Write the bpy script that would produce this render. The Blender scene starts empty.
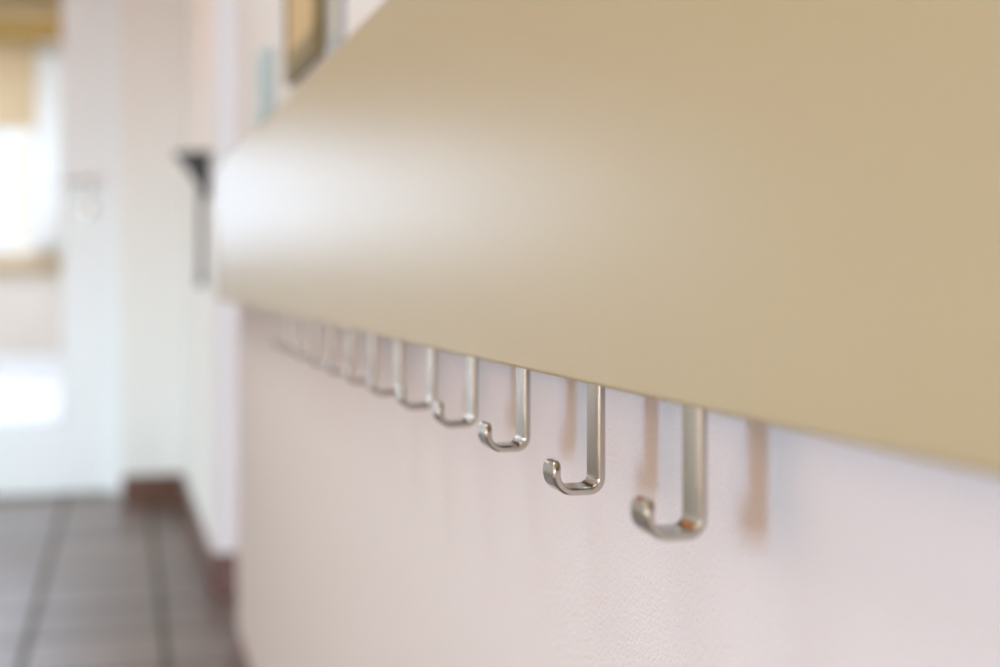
import bpy, bmesh, math
from mathutils import Vector, Matrix
S = bpy.context.scene
C = S.collection
PI = math.pi
H = 0.79

# ---------------------------------------------------------------- materials
def mat(name, base, rough=0.5, metal=0.0, **kw):
    m = bpy.data.materials.new(name); m.use_nodes = True
    b = m.node_tree.nodes['Principled BSDF']
    b.inputs['Base Color'].default_value = (*base, 1)
    b.inputs['Roughness'].default_value = rough
    b.inputs['Metallic'].default_value = metal
    for k, v in kw.items():
        b.inputs[k.replace('_', ' ')].default_value = v
    return m

def add_noise_bump(m, scale, strength, dist, stretch=(1, 1, 1), detail=4):
    nt = m.node_tree; N = nt.nodes; L = nt.links
    b = N['Principled BSDF']
    tc = N.new('ShaderNodeTexCoord'); mp = N.new('ShaderNodeMapping')
    mp.inputs['Scale'].default_value = stretch
    no = N.new('ShaderNodeTexNoise'); no.inputs['Scale'].default_value = scale; no.inputs['Detail'].default_value = detail
    bu = N.new('ShaderNodeBump'); bu.inputs['Strength'].default_value = strength; bu.inputs['Distance'].default_value = dist
    L.new(tc.outputs['Object'], mp.inputs['Vector']); L.new(mp.outputs['Vector'], no.inputs['Vector'])
    L.new(no.outputs['Fac'], bu.inputs['Height']); L.new(bu.outputs['Normal'], b.inputs['Normal'])
    return no

def vary(m, c1, c2, scale, stretch=(1, 1, 1), detail=3):
    nt = m.node_tree; N = nt.nodes; L = nt.links
    tc = N.new('ShaderNodeTexCoord'); mp = N.new('ShaderNodeMapping'); mp.inputs['Scale'].default_value = stretch
    no = N.new('ShaderNodeTexNoise'); no.inputs['Scale'].default_value = scale; no.inputs['Detail'].default_value = detail
    cr = N.new('ShaderNodeValToRGB')
    cr.color_ramp.elements[0].position = .3; cr.color_ramp.elements[1].position = .7
    cr.color_ramp.elements[0].color = (*c1, 1); cr.color_ramp.elements[1].color = (*c2, 1)
    L.new(tc.outputs['Object'], mp.inputs['Vector']); L.new(mp.outputs['Vector'], no.inputs['Vector'])
    L.new(no.outputs['Fac'], cr.inputs['Fac']); L.new(cr.outputs['Color'], N['Principled BSDF'].inputs['Base Color'])
    return m

M = {}
M['plaster'] = mat('plaster', (.80, .765, .775), .75)
add_noise_bump(M['plaster'], 560, .6, .002, detail=3)
M['paint'] = mat('white_wall_paint', (.83, .835, .84), .8)
add_noise_bump(M['paint'], 60, .1, .002)
M['cream'] = mat('cream_wall_paint', (.80, .71, .60), .85)
add_noise_bump(M['cream'], 60, .1, .002)
M['door_white'] = mat('white_lacquer', (.87, .90, .95), .35)
add_noise_bump(M['door_white'], 20, .03, .001)
M['pine'] = vary(mat('pine_boards', (.6, .36, .13), .6), (.46, .27, .08), (.62, .40, .16), 5, (9, .5, 9))
M['beam'] = vary(mat('dark_wood_beam', (.3, .18, .05), .6), (.34, .21, .04), (.46, .29, .07), 5, (1, 9, 9))
M['panel'] = mat('champagne_satin_lacquer', (.455, .368, .216), .36)
add_noise_bump(M['panel'], 500, .03, .0004)
M['panel'].node_tree.nodes['Principled BSDF'].inputs['IOR'].default_value = 1.6
M['steel'] = mat('brushed_nickel', (.54, .50, .445), .17, 1.0)
add_noise_bump(M['steel'], 260, .10, .0003, (1, 1, 14))
M['rail'] = mat('galvanised_rail', (.5, .49, .47), .45, 1.0)
add_noise_bump(M['rail'], 100, .08, .0003)
M['skirt'] = vary(mat('terracotta_skirting', (.2, .07, .045), .35), (.11, .06, .047), (.17, .085, .065), 9)
M['glass'] = mat('pane_glass', (1, 1, 1), .0)
nt = M['glass'].node_tree
for n in list(nt.nodes): nt.nodes.remove(n)
o_ = nt.nodes.new('ShaderNodeOutputMaterial'); mx = nt.nodes.new('ShaderNodeMixShader')
tr = nt.nodes.new('ShaderNodeBsdfTransparent'); gl = nt.nodes.new('ShaderNodeBsdfGlossy'); gl.inputs['Roughness'].default_value = .02
mx.inputs[0].default_value = .035
nt.links.new(tr.outputs[0], mx.inputs[1]); nt.links.new(gl.outputs[0], mx.inputs[2]); nt.links.new(mx.outputs[0], o_.inputs[0])
M['rosette'] = mat('polished_nickel_cap', (.92, .92, .92), .16, .95); add_noise_bump(M['rosette'], 200, .03, .0002)
M['dark_metal'] = mat('dark_grey_metal', (.06, .062, .068), .75, .0); add_noise_bump(M['dark_metal'], 200, .1, .0004)
M['chrome'] = mat('satin_chrome', (.72, .72, .72), .25, 1.0); add_noise_bump(M['chrome'], 200, .03, .0002)
M['olive_wood'] = vary(mat('olive_brown_wood', (.2, .15, .06), .5), (.17, .13, .05), (.26, .2, .08), 30, (9, 9, 1))
M['tan_print'] = vary(mat('tan_print', (.6, .45, .22), .6), (.55, .42, .2), (.68, .45, .25), 14)
M['grey_board'] = vary(mat('blue_grey_board', (.4, .43, .46), .5), (.36, .39, .43), (.44, .47, .5), 14)
M['beige_print'] = vary(mat('beige_print', (.7, .64, .54), .6), (.66, .6, .5), (.76, .7, .6), 14)
M['switch'] = mat('pale_blue_plastic', (.58, .68, .72), .35); add_noise_bump(M['switch'], 100, .02, .0003)
M['curtain'] = mat('white_curtain_cloth', (.9, .89, .86), .9); add_noise_bump(M['curtain'], 400, .2, .001)
_nt = M['curtain'].node_tree; _p = _nt.nodes['Principled BSDF']; _t = _nt.nodes.new('ShaderNodeBsdfTranslucent'); _m = _nt.nodes.new('ShaderNodeMixShader')
_t.inputs[0].default_value = (.9, .89, .87, 1); _m.inputs[0].default_value = .9
_nt.links.new(_p.outputs[0], _m.inputs[1]); _nt.links.new(_t.outputs[0], _m.inputs[2])
_nt.links.new(_m.outputs[0], _nt.nodes['Material Output'].inputs[0])
M['lounge_wall'] = vary(mat('tan_wall', (.7, .55, .36), .85), (.66, .50, .31), (.72, .56, .36), 2)
M['lounge_low'] = vary(mat('pinkish_beige_wall', (.7, .63, .57), .85), (.67, .61, .55), (.72, .66, .60), 2)
M['sill'] = vary(mat('sill_wood', (.45, .34, .2), .5), (.42, .35, .25), (.5, .42, .31), 8, (1, 8, 8))
M['pale_floor'] = vary(mat('pale_stone_floor', (.85, .84, .83), .35), (.82, .81, .8), (.88, .87, .86), 3)
M['added_lamp_glass'] = mat('added_lamp_glass', (1, .85, .6), .4)
b = M['added_lamp_glass'].node_tree.nodes['Principled BSDF']
b.inputs['Emission Color'].default_value = (1, .72, .38, 1); b.inputs['Emission Strength'].default_value = 1.5  # glow of the added ceiling lamp

def floor_mat():
    m = bpy.data.materials.new('brown_floor_tiles'); m.use_nodes = True
    nt = m.node_tree; N = nt.nodes; L = nt.links; b = N['Principled BSDF']
    tc = N.new('ShaderNodeTexCoord'); mp = N.new('ShaderNodeMapping'); mp.vector_type = 'TEXTURE'
    mp.inputs['Location'].default_value = (-.166, 3.45, 0)
    mp.inputs['Rotation'].default_value = (0, 0, -math.radians(.61))
    br = N.new('ShaderNodeTexBrick'); br.offset = 0; br.squash = 1
    br.inputs['Scale'].default_value = 1
    br.inputs['Brick Width'].default_value = .285; br.inputs['Row Height'].default_value = .285
    br.inputs['Mortar Size'].default_value = .0075; br.inputs['Mortar Smooth'].default_value = .2
    br.inputs['Bias'].default_value = 0
    br.inputs['Color1'].default_value = (.175, .142, .132, 1); br.inputs['Color2'].default_value = (.245, .20, .185, 1)
    br.inputs['Mortar'].default_value = (.055, .05, .03, 1)
    no = N.new('ShaderNodeTexNoise'); no.inputs['Scale'].default_value = 9; no.inputs['Detail'].default_value = 4
    mixc = N.new('ShaderNodeMix'); mixc.data_type = 'RGBA'; mixc.blend_type = 'MULTIPLY'; mixc.inputs[0].default_value = .5
    L.new(tc.outputs['Object'], mp.inputs['Vector']); L.new(mp.outputs[0], br.inputs['Vector'])
    L.new(tc.outputs['Object'], no.inputs['Vector'])
    cr = N.new('ShaderNodeValToRGB'); cr.color_ramp.elements[0].position = .3; cr.color_ramp.elements[1].position = .7
    cr.color_ramp.elements[0].color = (.62, .55, .5, 1); cr.color_ramp.elements[1].color = (1, 1, 1, 1)
    L.new(no.outputs['Fac'], cr.inputs['Fac'])
    L.new(br.outputs['Color'], mixc.inputs[6]); L.new(cr.outputs['Color'], mixc.inputs[7])
    L.new(mixc.outputs[2], b.inputs['Base Color'])
    mr = N.new('ShaderNodeMapRange'); mr.inputs['To Min'].default_value = .36; mr.inputs['To Max'].default_value = .85
    L.new(br.outputs['Fac'], mr.inputs['Value']); L.new(mr.outputs[0], b.inputs['Roughness'])
    inv = N.new('ShaderNodeMath'); inv.operation = 'SUBTRACT'; inv.inputs[0].default_value = 1
    L.new(br.outputs['Fac'], inv.inputs[1])
    ad = N.new('ShaderNodeMath'); ad.operation = 'MULTIPLY_ADD'; ad.inputs[1].default_value = 1.02
    L.new(no.outputs['Fac'], ad.inputs[0]); L.new(inv.outputs[0], ad.inputs[2])
    bu = N.new('ShaderNodeBump'); bu.inputs['Strength'].default_value = .5; bu.inputs['Distance'].default_value = .003
    L.new(ad.outputs[0], bu.inputs['Height']); L.new(bu.outputs['Normal'], b.inputs['Normal'])
    return m
M['floor'] = floor_mat()

# ---------------------------------------------------------------- mesh helpers
def box(bm, x0, x1, y0, y1, z0, z1, bevel=0, seg=2):
    r = bmesh.ops.create_cube(bm, size=1)
    vs = r['verts']
    for v in vs:
        v.co = Vector(((x0 + x1) / 2 + v.co.x * (x1 - x0), (y0 + y1) / 2 + v.co.y * (y1 - y0), (z0 + z1) / 2 + v.co.z * (z1 - z0)))
    if bevel:
        es = list({e for v in vs for e in v.link_edges})
        bmesh.ops.bevel(bm, geom=es, offset=bevel, segments=seg, profile=.5, affect='EDGES')
    return bm

def boxes(*bs, bevel=0):
    bm = bmesh.new()
    for b in bs: box(bm, *b, bevel=bevel)
    return bm

def link(name, bm, m, parent=None, smooth=False):
    me = bpy.data.meshes.new(name)
    bmesh.ops.recalc_face_normals(bm, faces=bm.faces)
    bm.to_mesh(me); bm.free()
    me.materials.append(m)
    if smooth:
        for p in me.polygons: p.use_smooth = True
    o = bpy.data.objects.new(name, me); C.objects.link(o)
    if parent:
        o.parent = parent
        o.matrix_parent_inverse = Matrix.Translation(parent.location).inverted()
    return o

def struct(name, bm, m, label=None):
    o = link(name, bm, m); o['kind'] = 'structure'
    if label: o['label'] = label
    return o

def thing(name, loc, label, cat, group=None):
    o = bpy.data.objects.new(name, None); C.objects.link(o); o.location = loc
    o.empty_display_size = .05
    o['label'] = label; o['category'] = cat
    if group: o['group'] = group
    return o

def cyl(bm, p0, p1, r0, r1=None, n=32):
    p0, p1 = Vector(p0), Vector(p1); r1 = r0 if r1 is None else r1
    d = p1 - p0
    mtx = Matrix.Translation((p0 + p1) / 2) @ d.to_track_quat('Z', 'Y').to_matrix().to_4x4()
    bmesh.ops.create_cone(bm, cap_ends=True, segments=n, radius1=r0, radius2=r1, depth=d.length, matrix=mtx)

# ---------------------------------------------------------------- setting
WX = .240          # near right wall face
FX = .250          # farther right wall face
LX = -1.55         # left wall
YB = -2.2          # wall behind the camera
YN = 2.74          # end of the near right wall
YF = 3.505         # start of the farther right wall
YW = 4.95          # end wall face
YD = 5.25          # glazed door plane
CEIL = 2.45
YL = 12.4          # far wall of the room behind the door

struct('floor', boxes((LX - .2, 2.2, YB - .2, 5.33, -.1, 0)), M['floor'], 'brown square floor tiles with dark grout')
struct('ceiling', boxes((LX - .2, 2.2, YB - .2, .9, CEIL, CEIL + .1), (LX - .2, 2.2, 2.5, 5.0, CEIL, CEIL + .1),
                        (LX - .2, -1.3, .9, 2.5, CEIL, CEIL + .1), (-.2, 2.2, .9, 2.5, CEIL, CEIL + .1)), M['pine'])
sk = struct('added_skylight', boxes((-1.3, -1.25, .9, 2.5, CEIL + .02, CEIL + .09), (-.25, -.2, .9, 2.5, CEIL + .02, CEIL + .09),
                              (-1.25, -.25, .9, .95, CEIL + .02, CEIL + .09), (-1.25, -.25, 2.45, 2.5, CEIL + .02, CEIL + .09)), M['door_white'])  # unseen skylight, added to admit cool fill from above
link('window_pane', boxes((-1.25, -.25, .95, 2.45, CEIL + .05, CEIL + .056)), M['glass'], sk)
struct('wall_right', boxes((WX, WX + .14, YB, YN, 0, CEIL)), M['plaster'], 'fine grained white plaster wall carrying the coat rack')
struct('wall_right_far', boxes((FX, FX + .14, YF, YW, 0, CEIL)), M['paint'])
# side room behind the opening
struct('wall_side_room', boxes((2.0, 2.1, YB, YW, 0, CEIL)), M['paint'])
# end wall with the door recess
struct('wall_end', boxes((.04, 2.0, YW, YD + .08, 0, CEIL), (-1.60, .04, YW, YD + .08, 2.10, CEIL)), M['paint'])
# left wall: a window near the camera, the other openings added for fill light
def holed_wall(a, b, horiz, z1, holes):
    """boxes of a wall from a to b along its length with rectangular openings (u0, u1, z0, z1)"""
    out = []; u = a
    for u0, u1, h0, h1 in holes:
        out.append((u, u0, 0, z1))
        if h0 > 0: out.append((u0, u1, 0, h0))
        out.append((u0, u1, h1, z1)); u = u1
    out.append((u, b, 0, z1))
    return [(*horiz, *o) for o in out]
wl = holed_wall(YB, YD + .08, (-1.75, LX), CEIL, [(-2.05, -.85, .30, 1.95), (-.74, -.08, .70, 1.34), (.05, 1.75, .30, 1.95), (1.95, 2.55, .30, 1.20), (2.9, 4.0, .04, .85)])
struct('wall_left', boxes(*wl), M['cream'])
bw = [(x0, x1, YB - .1, YB, z0, z1) for (_, _, x0, x1, z0, z1) in holed_wall(LX, 2.0, (0, 0), CEIL, [(-1.50, -.98, .10, 1.50), (1.0, 1.9, .10, 1.40)])]  # both back wall openings are added, to let fill light through
struct('wall_back', boxes(*bw), M['cream'])

def window(name, x, y0, y1, z0, z1, t=.045):
    bm = boxes((x - .03, x + .03, y0, y0 + t, z0, z1), (x - .03, x + .03, y1 - t, y1, z0, z1),
               (x - .03, x + .03, y0 + t, y1 - t, z0, z0 + t), (x - .03, x + .03, y0 + t, y1 - t, z1 - t, z1))
    o = struct(name, bm, M['door_white'])
    link('window_pane', boxes((x - .004, x + .004, y0 + t, y1 - t, z0 + t, z1 - t)), M['glass'], o)
window('window_1', -1.66, -.74, -.08, .70, 1.34, .02)
window('added_window_2', -1.66, 2.9, 4.0, .04, .85)  # added low opening, passes fill light to the end wall
window('added_window_5', -1.66, .05, 1.75, .30, 1.95)  # added large window, unseen, for the warm fill
window('added_window_9', -1.66, 1.95, 2.55, .30, 1.20, .02)  # added small window, unseen, for cool fill on the rack wall
window('added_window_7', -1.66, -2.05, -.85, .30, 1.95)  # added window behind the camera, evens out the warm fill

# skirting tiles
struct('baseboard_right', boxes((WX - .011, WX, YB, YN + .011, 0, .10), (WX, WX + .14, YN, YN + .011, 0, .10)), M['skirt'],
       'low terracotta skirting under the coat rack wall')
struct('baseboard_right_far', boxes((FX - .011, FX, YF - .011, YW - .011, 0, .10), (FX, FX + .14, YF - .011, YF, 0, .10)), M['skirt'])
struct('baseboard_end', boxes((.042, FX, YW - .011, YW, 0, .10)), M['skirt'])
struct('baseboard_left', boxes((LX, LX + .011, YB, 2.9, 0, .10)), M['skirt'])

# door frame and two glazed leaves
def leaf(n, x0, x1, z1, stile=.15, bottom=.25):
    y0, y1 = YD, YD + .042
    bm = boxes((x0, x0 + stile, y0, y1, .006, z1), (x1 - stile, x1, y0, y1, .006, z1),
               (x0 + stile, x1 - stile, y0, y1, .006, .006 + bottom), (x0 + stile, x1 - stile, y0, y1, z1 - .12, z1))
    o = struct(n, bm, M['door_white'], 'white glazed door at the end of the corridor')
    a, b_, c, d = x0 + stile, x1 - stile, .006 + bottom, z1 - .12
    link('glazing_bead', boxes((a, a + .012, y0 - .006, y0 + .008, c, d), (b_ - .012, b_, y0 - .006, y0 + .008, c, d),
                               (a, b_, y0 - .006, y0 + .008, c, c + .012), (a, b_, y0 - .006, y0 + .008, d - .012, d)), M['door_white'], o)
    link('glass_pane', boxes((a, b_, y0 + .018, y0 + .024, c, d)), M['glass'], o)
    return o
d1 = leaf('door_1', -.78, -.002, 2.04)
leaf('door_2', -1.54, -.786, 2.04, .10)
struct('trim_1', boxes((-.002, .04, YD - .02, YD + .06, 0, 2.10), (-1.60, -1.54, YD - .02, YD + .06, 0, 2.10),
                       (-1.54, -.002, YD - .02, YD + .06, 2.04, 2.10)), M['door_white'])
# lever handle and key rosette (parts of the door)
hx, hz = -.066, 1.118
def dome(x, z, rad=.026, h=.0115, n=32):
    """shallow domed cover cap standing off the door face"""
    bm = bmesh.new(); prev = None
    prof_ = [(rad, 0)] + [(rad * math.cos(a * PI / 12), .003 + (h - .003) * math.sin(a * PI / 12)) for a in range(6)]
    for r_, d_ in prof_:
        ring = [bm.verts.new((x + r_ * math.cos(2 * PI * i / n), YD - d_, z + r_ * math.sin(2 * PI * i / n))) for i in range(n)]
        if prev:
            for i in range(n): bm.faces.new((prev[i], prev[(i + 1) % n], ring[(i + 1) % n], ring[i]))
        else: bm.faces.new(ring)
        prev = ring
    bm.faces.new(prev)
    return bm
bm = dome(hx, hz)
ro = link('handle_rosette', bm, M['rosette'], d1, True)
bm = bmesh.new(); cyl(bm, (hx, YD - .010, hz), (hx, YD - .052, hz), .0095)
cyl(bm, (hx + .008, YD - .052, hz), (hx - .118, YD - .052, hz), .0095, .008)
bmesh.ops.create_uvsphere(bm, u_segments=16, v_segments=10, radius=.0082, matrix=Matrix.Translation((hx - .118, YD - .052, hz)))
link('lever_handle', bm, M['chrome'], d1, True)
bm = dome(hx, hz - .09)
kr = link('key_rosette', bm, M['rosette'], d1, True)
bm = bmesh.new(); cyl(bm, (hx, YD - .009, hz - .085), (hx, YD - .0121, hz - .085), .005); box(bm, hx - .002, hx + .002, YD - .0121, YD - .009, hz - .102, hz - .086)
link('keyhole', bm, M['dark_metal'], kr)

# ---------------------------------------------------------------- room behind the door
struct('floor_lounge', boxes((-4.2, 2.2, 5.33, YL + .2, -.1, 0)), M['pale_floor'])
wx = [(-3.6, -.93), (-.86, -.60), (-.575, -.38)]
wz0, wz1 = .97, 2.03
lw = [(-4.2, -3.6, YL, YL + .2, .86, 3.10), (-3.6, -.41, YL, YL + .2, .86, wz0), (-3.6, -.60, YL, YL + .2, wz1, 3.10),
      (-.60, -.575, YL, YL + .2, wz0, 3.10), (-.575, -.38, YL, YL + .2, 2.78, 3.10), (-.41, -.38, YL, YL + .2, .86, wz0),
      (-.38, 2.2, YL, YL + .2, .86, 3.10)]
struct('wall_lounge_far', boxes(*lw), M['lounge_wall'])
struct('wall_lounge_lower', boxes((-4.2, 2.2, YL - .02, YL + .2, 0, .80)), M['lounge_low'])
struct('baseboard_lounge', boxes((-4.2, 2.2, YL - .04, YL - .02, 0, .11)), M['door_white'])
struct('trim_2', boxes((-4.2, 2.2, YL - .10, YL + .2, .80, .86), bevel=.008), M['sill'])
struct('wall_lounge_left', boxes((-4.3, -4.2, 5.33, YL, 0, 3.10)), M['lounge_wall'])
struct('wall_lounge_right', boxes((2.2, 2.3, 5.33, YL, 0, 3.10)), M['lounge_wall'])
struct('ceiling_lounge', boxes((-4.3, 2.3, 5.33, YL, 3.10, 3.20)), M['pine'])
struct('trim_3', boxes((-4.2, 2.2, YL - .35, YL - .15, 2.74, 3.05), bevel=.01), M['beam'])
def lounge_window(name, x0, x1, wz1=wz1):
    y = YL + .05; t = .05
    bm = boxes((x0, x0 + t, y, y + .06, wz0, wz1), (x1 - t, x1, y, y + .06, wz0, wz1),
               (x0 + t, x1 - t, y, y + .06, wz0, wz0 + t), (x0 + t, x1 - t, y, y + .06, wz1 - t, wz1))
    n = max(1, round((x1 - x0) / .6))
    for i in range(1, n):
        xm = x0 + (x1 - x0) * i / n
        box(bm, xm - .02, xm + .02, y, y + .06, wz0 + t, wz1 - t)
    o = struct(name, bm, M['door_white'])
    link('window_pane', boxes((x0 + t, x1 - t, y + .025, y + .03, wz0 + t, wz1 - t)), M['glass'], o)
lounge_window('window_3', *wx[0]); lounge_window('window_4', *wx[1]); lounge_window('window_6', *wx[2], 2.78)
struct('trim_4', boxes((wx[0][1], wx[1][0], YL + .0, YL + .2, wz0, wz1)), M['door_white'])

# curtain (folded cloth) hanging right of the bright window
bm = bmesh.new()
n = 60; x0, x1 = -.59, -.368; rows = 12; th = .006
grid = []
for side in (0, 1):
    g = []
    for j in range(rows + 1):
        z = .95 + (2.72 - .95) * j / rows
        r = []
        for i in range(n + 1):
            u = i / n
            y = YL - .20 + .028 * math.sin(u * 2 * PI * 5) * (1 - .35 * j / rows) + side * th
            r.append(bm.verts.new((x0 + (x1 - x0) * u + .004 * math.sin(7 * u + z), y, z)))
        g.append(r)
    grid.append(g)
for g in grid:
    for j in range(rows):
        for i in range(n):
            bm.faces.new((g[j][i], g[j][i + 1], g[j + 1][i + 1], g[j + 1][i]))
A, B = grid
for j in range(rows):
    for i in (0, n): bm.faces.new((A[j][i], B[j][i], B[j + 1][i], A[j + 1][i]))
for i in range(n):
    for j in (0, rows): bm.faces.new((A[j][i], A[j][i + 1], B[j][i + 1], B[j][i]))
cu = link('curtain', bm, M['curtain'], None, True)
cu['label'] = 'white folded curtain beside the bright window seen through the glazed door'; cu['category'] = 'curtain'

# ---------------------------------------------------------------- coat rack
PX = .1966; PT = .009
rack = thing('coat_rack', (PX + .02, 1.3, .745), 'long champagne coat rack board with nickel hooks under its lower edge', 'coat rack')
bm = bmesh.new(); box(bm, PX, PX + PT, -.25, 2.71, .7433, .9945, bevel=.0018, seg=3)
link('front_panel', bm, M['panel'], rack)
bm = boxes((PX + PT + .0036, PX + PT + .0086, .25, 1.90, .760, .800), (PX + PT + .0036, PX + PT + .0086, -.15, 2.6, .930, .960))
link('mounting_rail', bm, M['rail'], rack)
for y in (-.05, .9, 1.85, 2.5):
    bm = bmesh.new(); cyl(bm, (PX + PT + .0086, y, .945), (WX, y, .945), .012); link('wall_spacer', bm, M['rail'], rack, True)
for y in (.40, 1.14, 1.82):
    bm = bmesh.new(); cyl(bm, (PX + PT + .0086, y, .78), (WX, y, .78), .010); link('wall_spacer', bm, M['rail'], rack, True)

def hook_bm(y0, w=.0166, t=.0034):
    """J-shaped strap: shank down behind the board, foot towards the room, tip turned up"""
    xo = PX + PT + t           # outer (wall-side) surface of the shank
    zb = H - .0960             # underside of the foot
    xt = .1850                 # outer surface of the tip
    ztop = .80; ztip = H - .0812
    R = .0075                  # outer bend radius
    R2 = .0092
    outer = [(xo, ztop)]; inner = [(xo - t, ztop)]
    cx, cz = xo - R, zb + R
    N = 10
    for k in range(N + 1):
        a = -k / N * PI / 2
        outer.append((cx + R * math.cos(a), cz + R * math.sin(a)))
        inner.append((cx + (R - t) * math.cos(a), cz + (R - t) * math.sin(a)))
    cx2 = xt + R2; cz2 = zb + R2
    for k in range(N + 1):
        a = -PI / 2 - k / N * PI / 2 * 1.06
        outer.append((cx2 + R2 * math.cos(a), cz2 + R2 * math.sin(a)))
        inner.append((cx2 + (R2 - t) * math.cos(a), cz2 + (R2 - t) * math.sin(a)))
    # tip end, slightly leaning towards the wall
    outer.append((xt + .0004, ztip)); inner.append((xt + .0004 + t, ztip + .0003))
    bm = bmesh.new()
    rows = []
    L = len(outer)
    for k in range(L):
        rows.append([bm.verts.new((outer[k][0], y0, outer[k][1])), bm.verts.new((inner[k][0], y0, inner[k][1])),
                     bm.verts.new((inner[k][0], y0 + w, inner[k][1])), bm.verts.new((outer[k][0], y0 + w, outer[k][1]))])
    for k in range(L - 1):
        for a in range(4):
            b_ = (a + 1) % 4
            bm.faces.new((rows[k][a], rows[k][b_], rows[k + 1][b_], rows[k + 1][a]))
    bm.faces.new(rows[0]); bm.faces.new(rows[-1])
    bm.edges.ensure_lookup_table()
    # rounded corners of the tip (as seen from the room)
    tip = [e for e in bm.edges if set(e.verts) in ({rows[-1][0], rows[-1][1]}, {rows[-1][2], rows[-1][3]})]
    bmesh.ops.bevel(bm, geom=tip, offset=.0042, segments=6, profile=.5, affect='EDGES')
    bmesh.ops.recalc_face_normals(bm, faces=bm.faces)
    long_e = [e for e in bm.edges if len(e.link_faces) == 2 and e.calc_face_angle(0) > .9]
    bmesh.ops.bevel(bm, geom=long_e, offset=.0011, segments=4, profile=.5, affect='EDGES')
    return bm
Y0 = .4641; DY = .1075
bm = hook_bm(Y0)
proto = link('hook', bm, M['steel'], rack)
for p in proto.data.polygons: p.use_smooth = True
wn = proto.modifiers.new('wn', 'WEIGHTED_NORMAL'); wn.keep_sharp = True
for i in range(1, 12):
    h = proto.copy(); C.objects.link(h); h.parent = rack
    h.matrix_parent_inverse = proto.matrix_parent_inverse.copy()
    h.location.y = proto.location.y + i * DY + (.005 if i == 2 else .003 if i > 2 else 0)
    h.location.z = proto.location.z + (0, 0, .0050, .0062, .0068, .0070, .0074, .0080, .0088, .0096, .0104, .0112)[i]

# ---------------------------------------------------------------- things on the wall above the rack
t = thing('light_switch', (WX, 2.13, 1.02), 'pale blue-white switch box on the wall near its far corner', 'light switch')
bm = bmesh.new(); box(bm, .228, WX, 2.098, 2.19, 1.015, 1.135, bevel=.004); link('housing', bm, M['switch'], t)
bm = bmesh.new(); box(bm, .2155, .2285, 2.104, 2.184, 1.023, 1.127, bevel=.004); link('rocker', bm, M['switch'], t)

def picture(name, y0, y1, z0, z1, xo, fw, fm, pm, label):
    t = thing(name, (WX, (y0 + y1) / 2, z0), label, 'picture', None)
    fb = fw * 2.4
    bm = boxes((xo, WX, y0, y0 + fw, z0, z1), (xo, WX, y1 - fw, y1, z0, z1), (xo, WX, y0 + fw, y1 - fw, z0, z0 + fb), (xo, WX, y0 + fw, y1 - fw, z1 - fw, z1))
    link('frame', bm, fm, t)
    link('print', boxes((xo + .004, WX - .001, y0 + fw, y1 - fw, z0 + fb, z1 - fw)), pm, t)
picture('picture_frame', 1.591, 1.876, 1.045, 1.44, .2267, .013, M['olive_wood'], M['tan_print'],
        'tan picture in an olive brown wooden frame above the coat rack')
picture('picture_frame', 1.458, 1.54, 1.030, 1.20, .233, .007, M['grey_board'], M['beige_print'],
        'small beige picture with thin blue-grey edge nearest above the rack')

# wall sconce with funnel cup on the farther right wall
sy = 3.655
t = thing('wall_sconce', (FX, sy, .765), 'dark grey metal sconce with funnel cup and thin stem on far right wall', 'sconce')
bm = bmesh.new()
n = 28; rings = []
def half(r, z, xc, inner=0):
    return [bm.verts.new((xc - r * math.sin(PI * i / n), sy + .9 * r * math.cos(PI * i / n), z)) for i in range(n + 1)]
prof = [(.010, .985), (.030, 1.020), (.058, 1.062), (.090, 1.100), (.088, 1.103), (.054, 1.065), (.026, 1.024), (.006, .990)]
for r, z in prof: rings.append(half(r, z, FX - .001))
rings.append(rings[0])
for a, b_ in zip(rings[:-1], rings[1:]):
    for i in range(n): bm.faces.new((a[i], a[i + 1], b_[i + 1], b_[i]))
link('funnel_cup', bm, M['dark_metal'], t, True)
link('back_plate', boxes((FX - .005, FX, sy - .010, sy + .010, 1.0, 1.09)), M['dark_metal'], t)
bm = bmesh.new(); cyl(bm, (FX - .021, sy, .775), (FX - .021, sy, 1.012), .0080); link('stem', bm, M['dark_metal'], t, True)
bm = bmesh.new(); bmesh.ops.create_uvsphere(bm, u_segments=20, v_segments=12, radius=.012, matrix=Matrix.Translation((FX - .021, sy, .775)) @ Matrix.Diagonal((1, 1, 1.4, 1)))
link('finial', bm, M['dark_metal'], t, True)

# ceiling lamp added out of frame to warm the top of the end wall
def added_ceiling_lamp(y, label):
    t = thing('added_ceiling_lamp', (-.6, y, CEIL), label, 'lamp')
    bm = bmesh.new(); cyl(bm, (-.6, y, CEIL), (-.6, y, CEIL - .03), .16); link('lamp_base', bm, M['chrome'], t, True)
    bm = bmesh.new(); bmesh.ops.create_uvsphere(bm, u_segments=32, v_segments=16, radius=.14, matrix=Matrix.Translation((-.6, y, CEIL - .035)) @ Matrix.Diagonal((1, 1, .45, 1)))
    link('lamp_shade', bm, M['added_lamp_glass'], t, True)
added_ceiling_lamp(3.7, 'added round warm glass ceiling lamp, unseen, near the glazed door')

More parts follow.
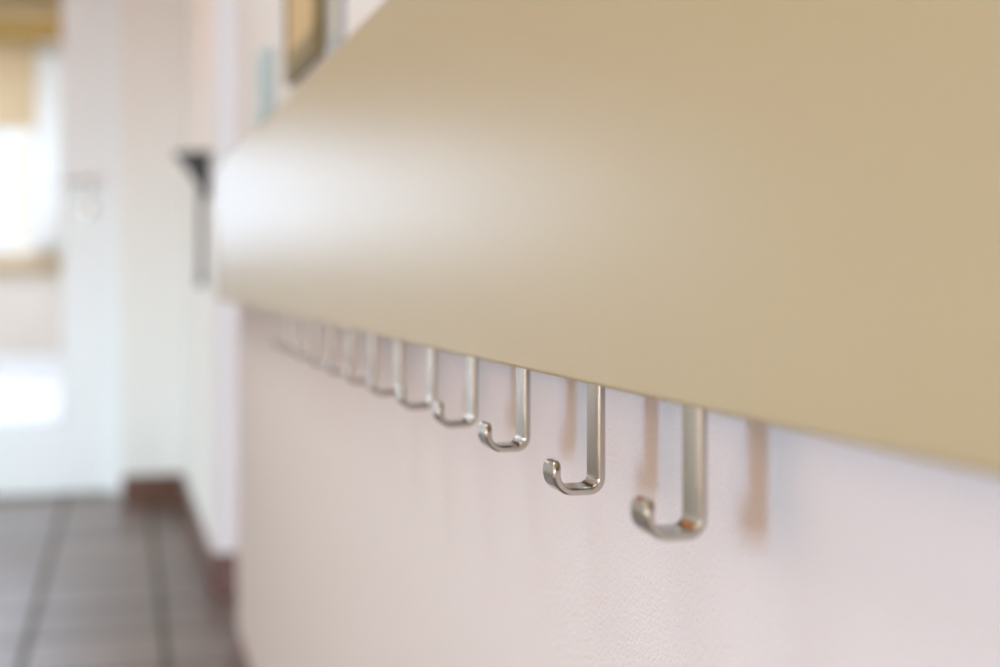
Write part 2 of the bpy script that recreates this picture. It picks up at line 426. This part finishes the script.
# ---------------------------------------------------------------- light
def area(name, loc, direction, sx, sy, power, col):
    l = bpy.data.lights.new(name, 'AREA'); l.shape = 'RECTANGLE'; l.size = sx; l.size_y = sy; l.energy = power; l.color = col
    o = bpy.data.objects.new(name, l); C.objects.link(o); o.location = loc
    o.rotation_euler = Vector(direction).to_track_quat('-Z', 'Y').to_euler()
    return o
area('window_daylight', (-1.80, -.41, 1.02), (1, 0, 0), .62, .60, 30, (0.5, 0.7, 0.93))
area('overhead_fill', (-.75, 1.7, CEIL + .25), (0, 0, -1), 1.0, 1.5, 26, (0.7, 0.95, 0.97))  # soft cool fill through the added skylight
area('near_wall_fill', (-1.80, 2.25, .75), (1, 0, 0), .55, .8, 2.2, (0.6, 0.85, 1))  # weak cool fill added to lift the far part of the rack wall
area('end_wall_fill', (-2.12, 2.85, .52), (.45, .89, 0), .75, .85, 75, (0.72, 0.93, 1))  # added light, angled to brighten the lower end wall
area('warm_fill', (-1.80, .90, 1.12), (1, 0, 0), 1.6, 1.55, 7, (1, 0.3, 0.04))  # added warm fill that tints the hook shadows
area('rear_warm_fill', (-1.80, -1.45, 1.12), (1, 0, 0), 1.1, 1.55, 12.5, (1, 0.65, 0.32))  # second warm fill, added to balance the first
area('hook_glint_fill', (-1.24, YB - .15, .95), (0, 1, 0), .30, .50, 5, (0.85, 0.95, 1))  # small unseen source added for glints on the far hooks
area('jamb_fill', (1.45, YB - .15, .75), (0, 1, 0), .85, 1.25, 105, (0.8, 0.8, 1))  # unseen source added to brighten the wall end beyond the opening
area('lounge_daylight', (-1.9, YL + .35, 1.85), (0, -1, 0), 3.3, 1.7, 150, (0.6, 0.77, 1))
area('lounge_fill', (-.9, 9.0, 3.06), (0, 0, -1), 3, 4, 192, (0.58, 0.76, 1))  # added fill without a fixture, whitens the lounge floor
area('end_wall_warm_fill', (-.6, 3.7, CEIL - .11), (0, 0, -1), .3, .3, 6, (1, 0.25, 0.01))  # warm fill added for the upper end wall

w = bpy.data.worlds.new('sky'); S.world = w; w.use_nodes = True
w.node_tree.nodes['Background'].inputs[0].default_value = (1, .985, .90, 1)
w.node_tree.nodes['Background'].inputs[1].default_value = 1.02

# ---------------------------------------------------------------- camera
F = 1389.0
cam = bpy.data.cameras.new('camera'); co = bpy.data.objects.new('camera', cam); C.objects.link(co)
yaw = math.atan(391 / F); pitch = 0.0
fw = Vector((math.sin(yaw) * math.cos(pitch), math.cos(yaw) * math.cos(pitch), math.sin(pitch)))
co.location = (0, 0, H); co.rotation_euler = fw.to_track_quat('-Z', 'Y').to_euler()
cam.sensor_width = 36; cam.shift_y = -58.6 / 1000; cam.lens = F * 36 / 1000; cam.clip_start = .02
cam.dof.use_dof = True; cam.dof.focus_distance = .64; cam.dof.aperture_fstop = 4.0
S.camera = co

S.view_settings.view_transform = 'Standard'; S.view_settings.look = 'None'
S.view_settings.gamma = 1; S.view_settings.use_curve_mapping = False
S.view_settings.exposure = 0.06
S.cycles.use_denoising = True
S.cycles.max_bounces = 10; S.cycles.diffuse_bounces = 6
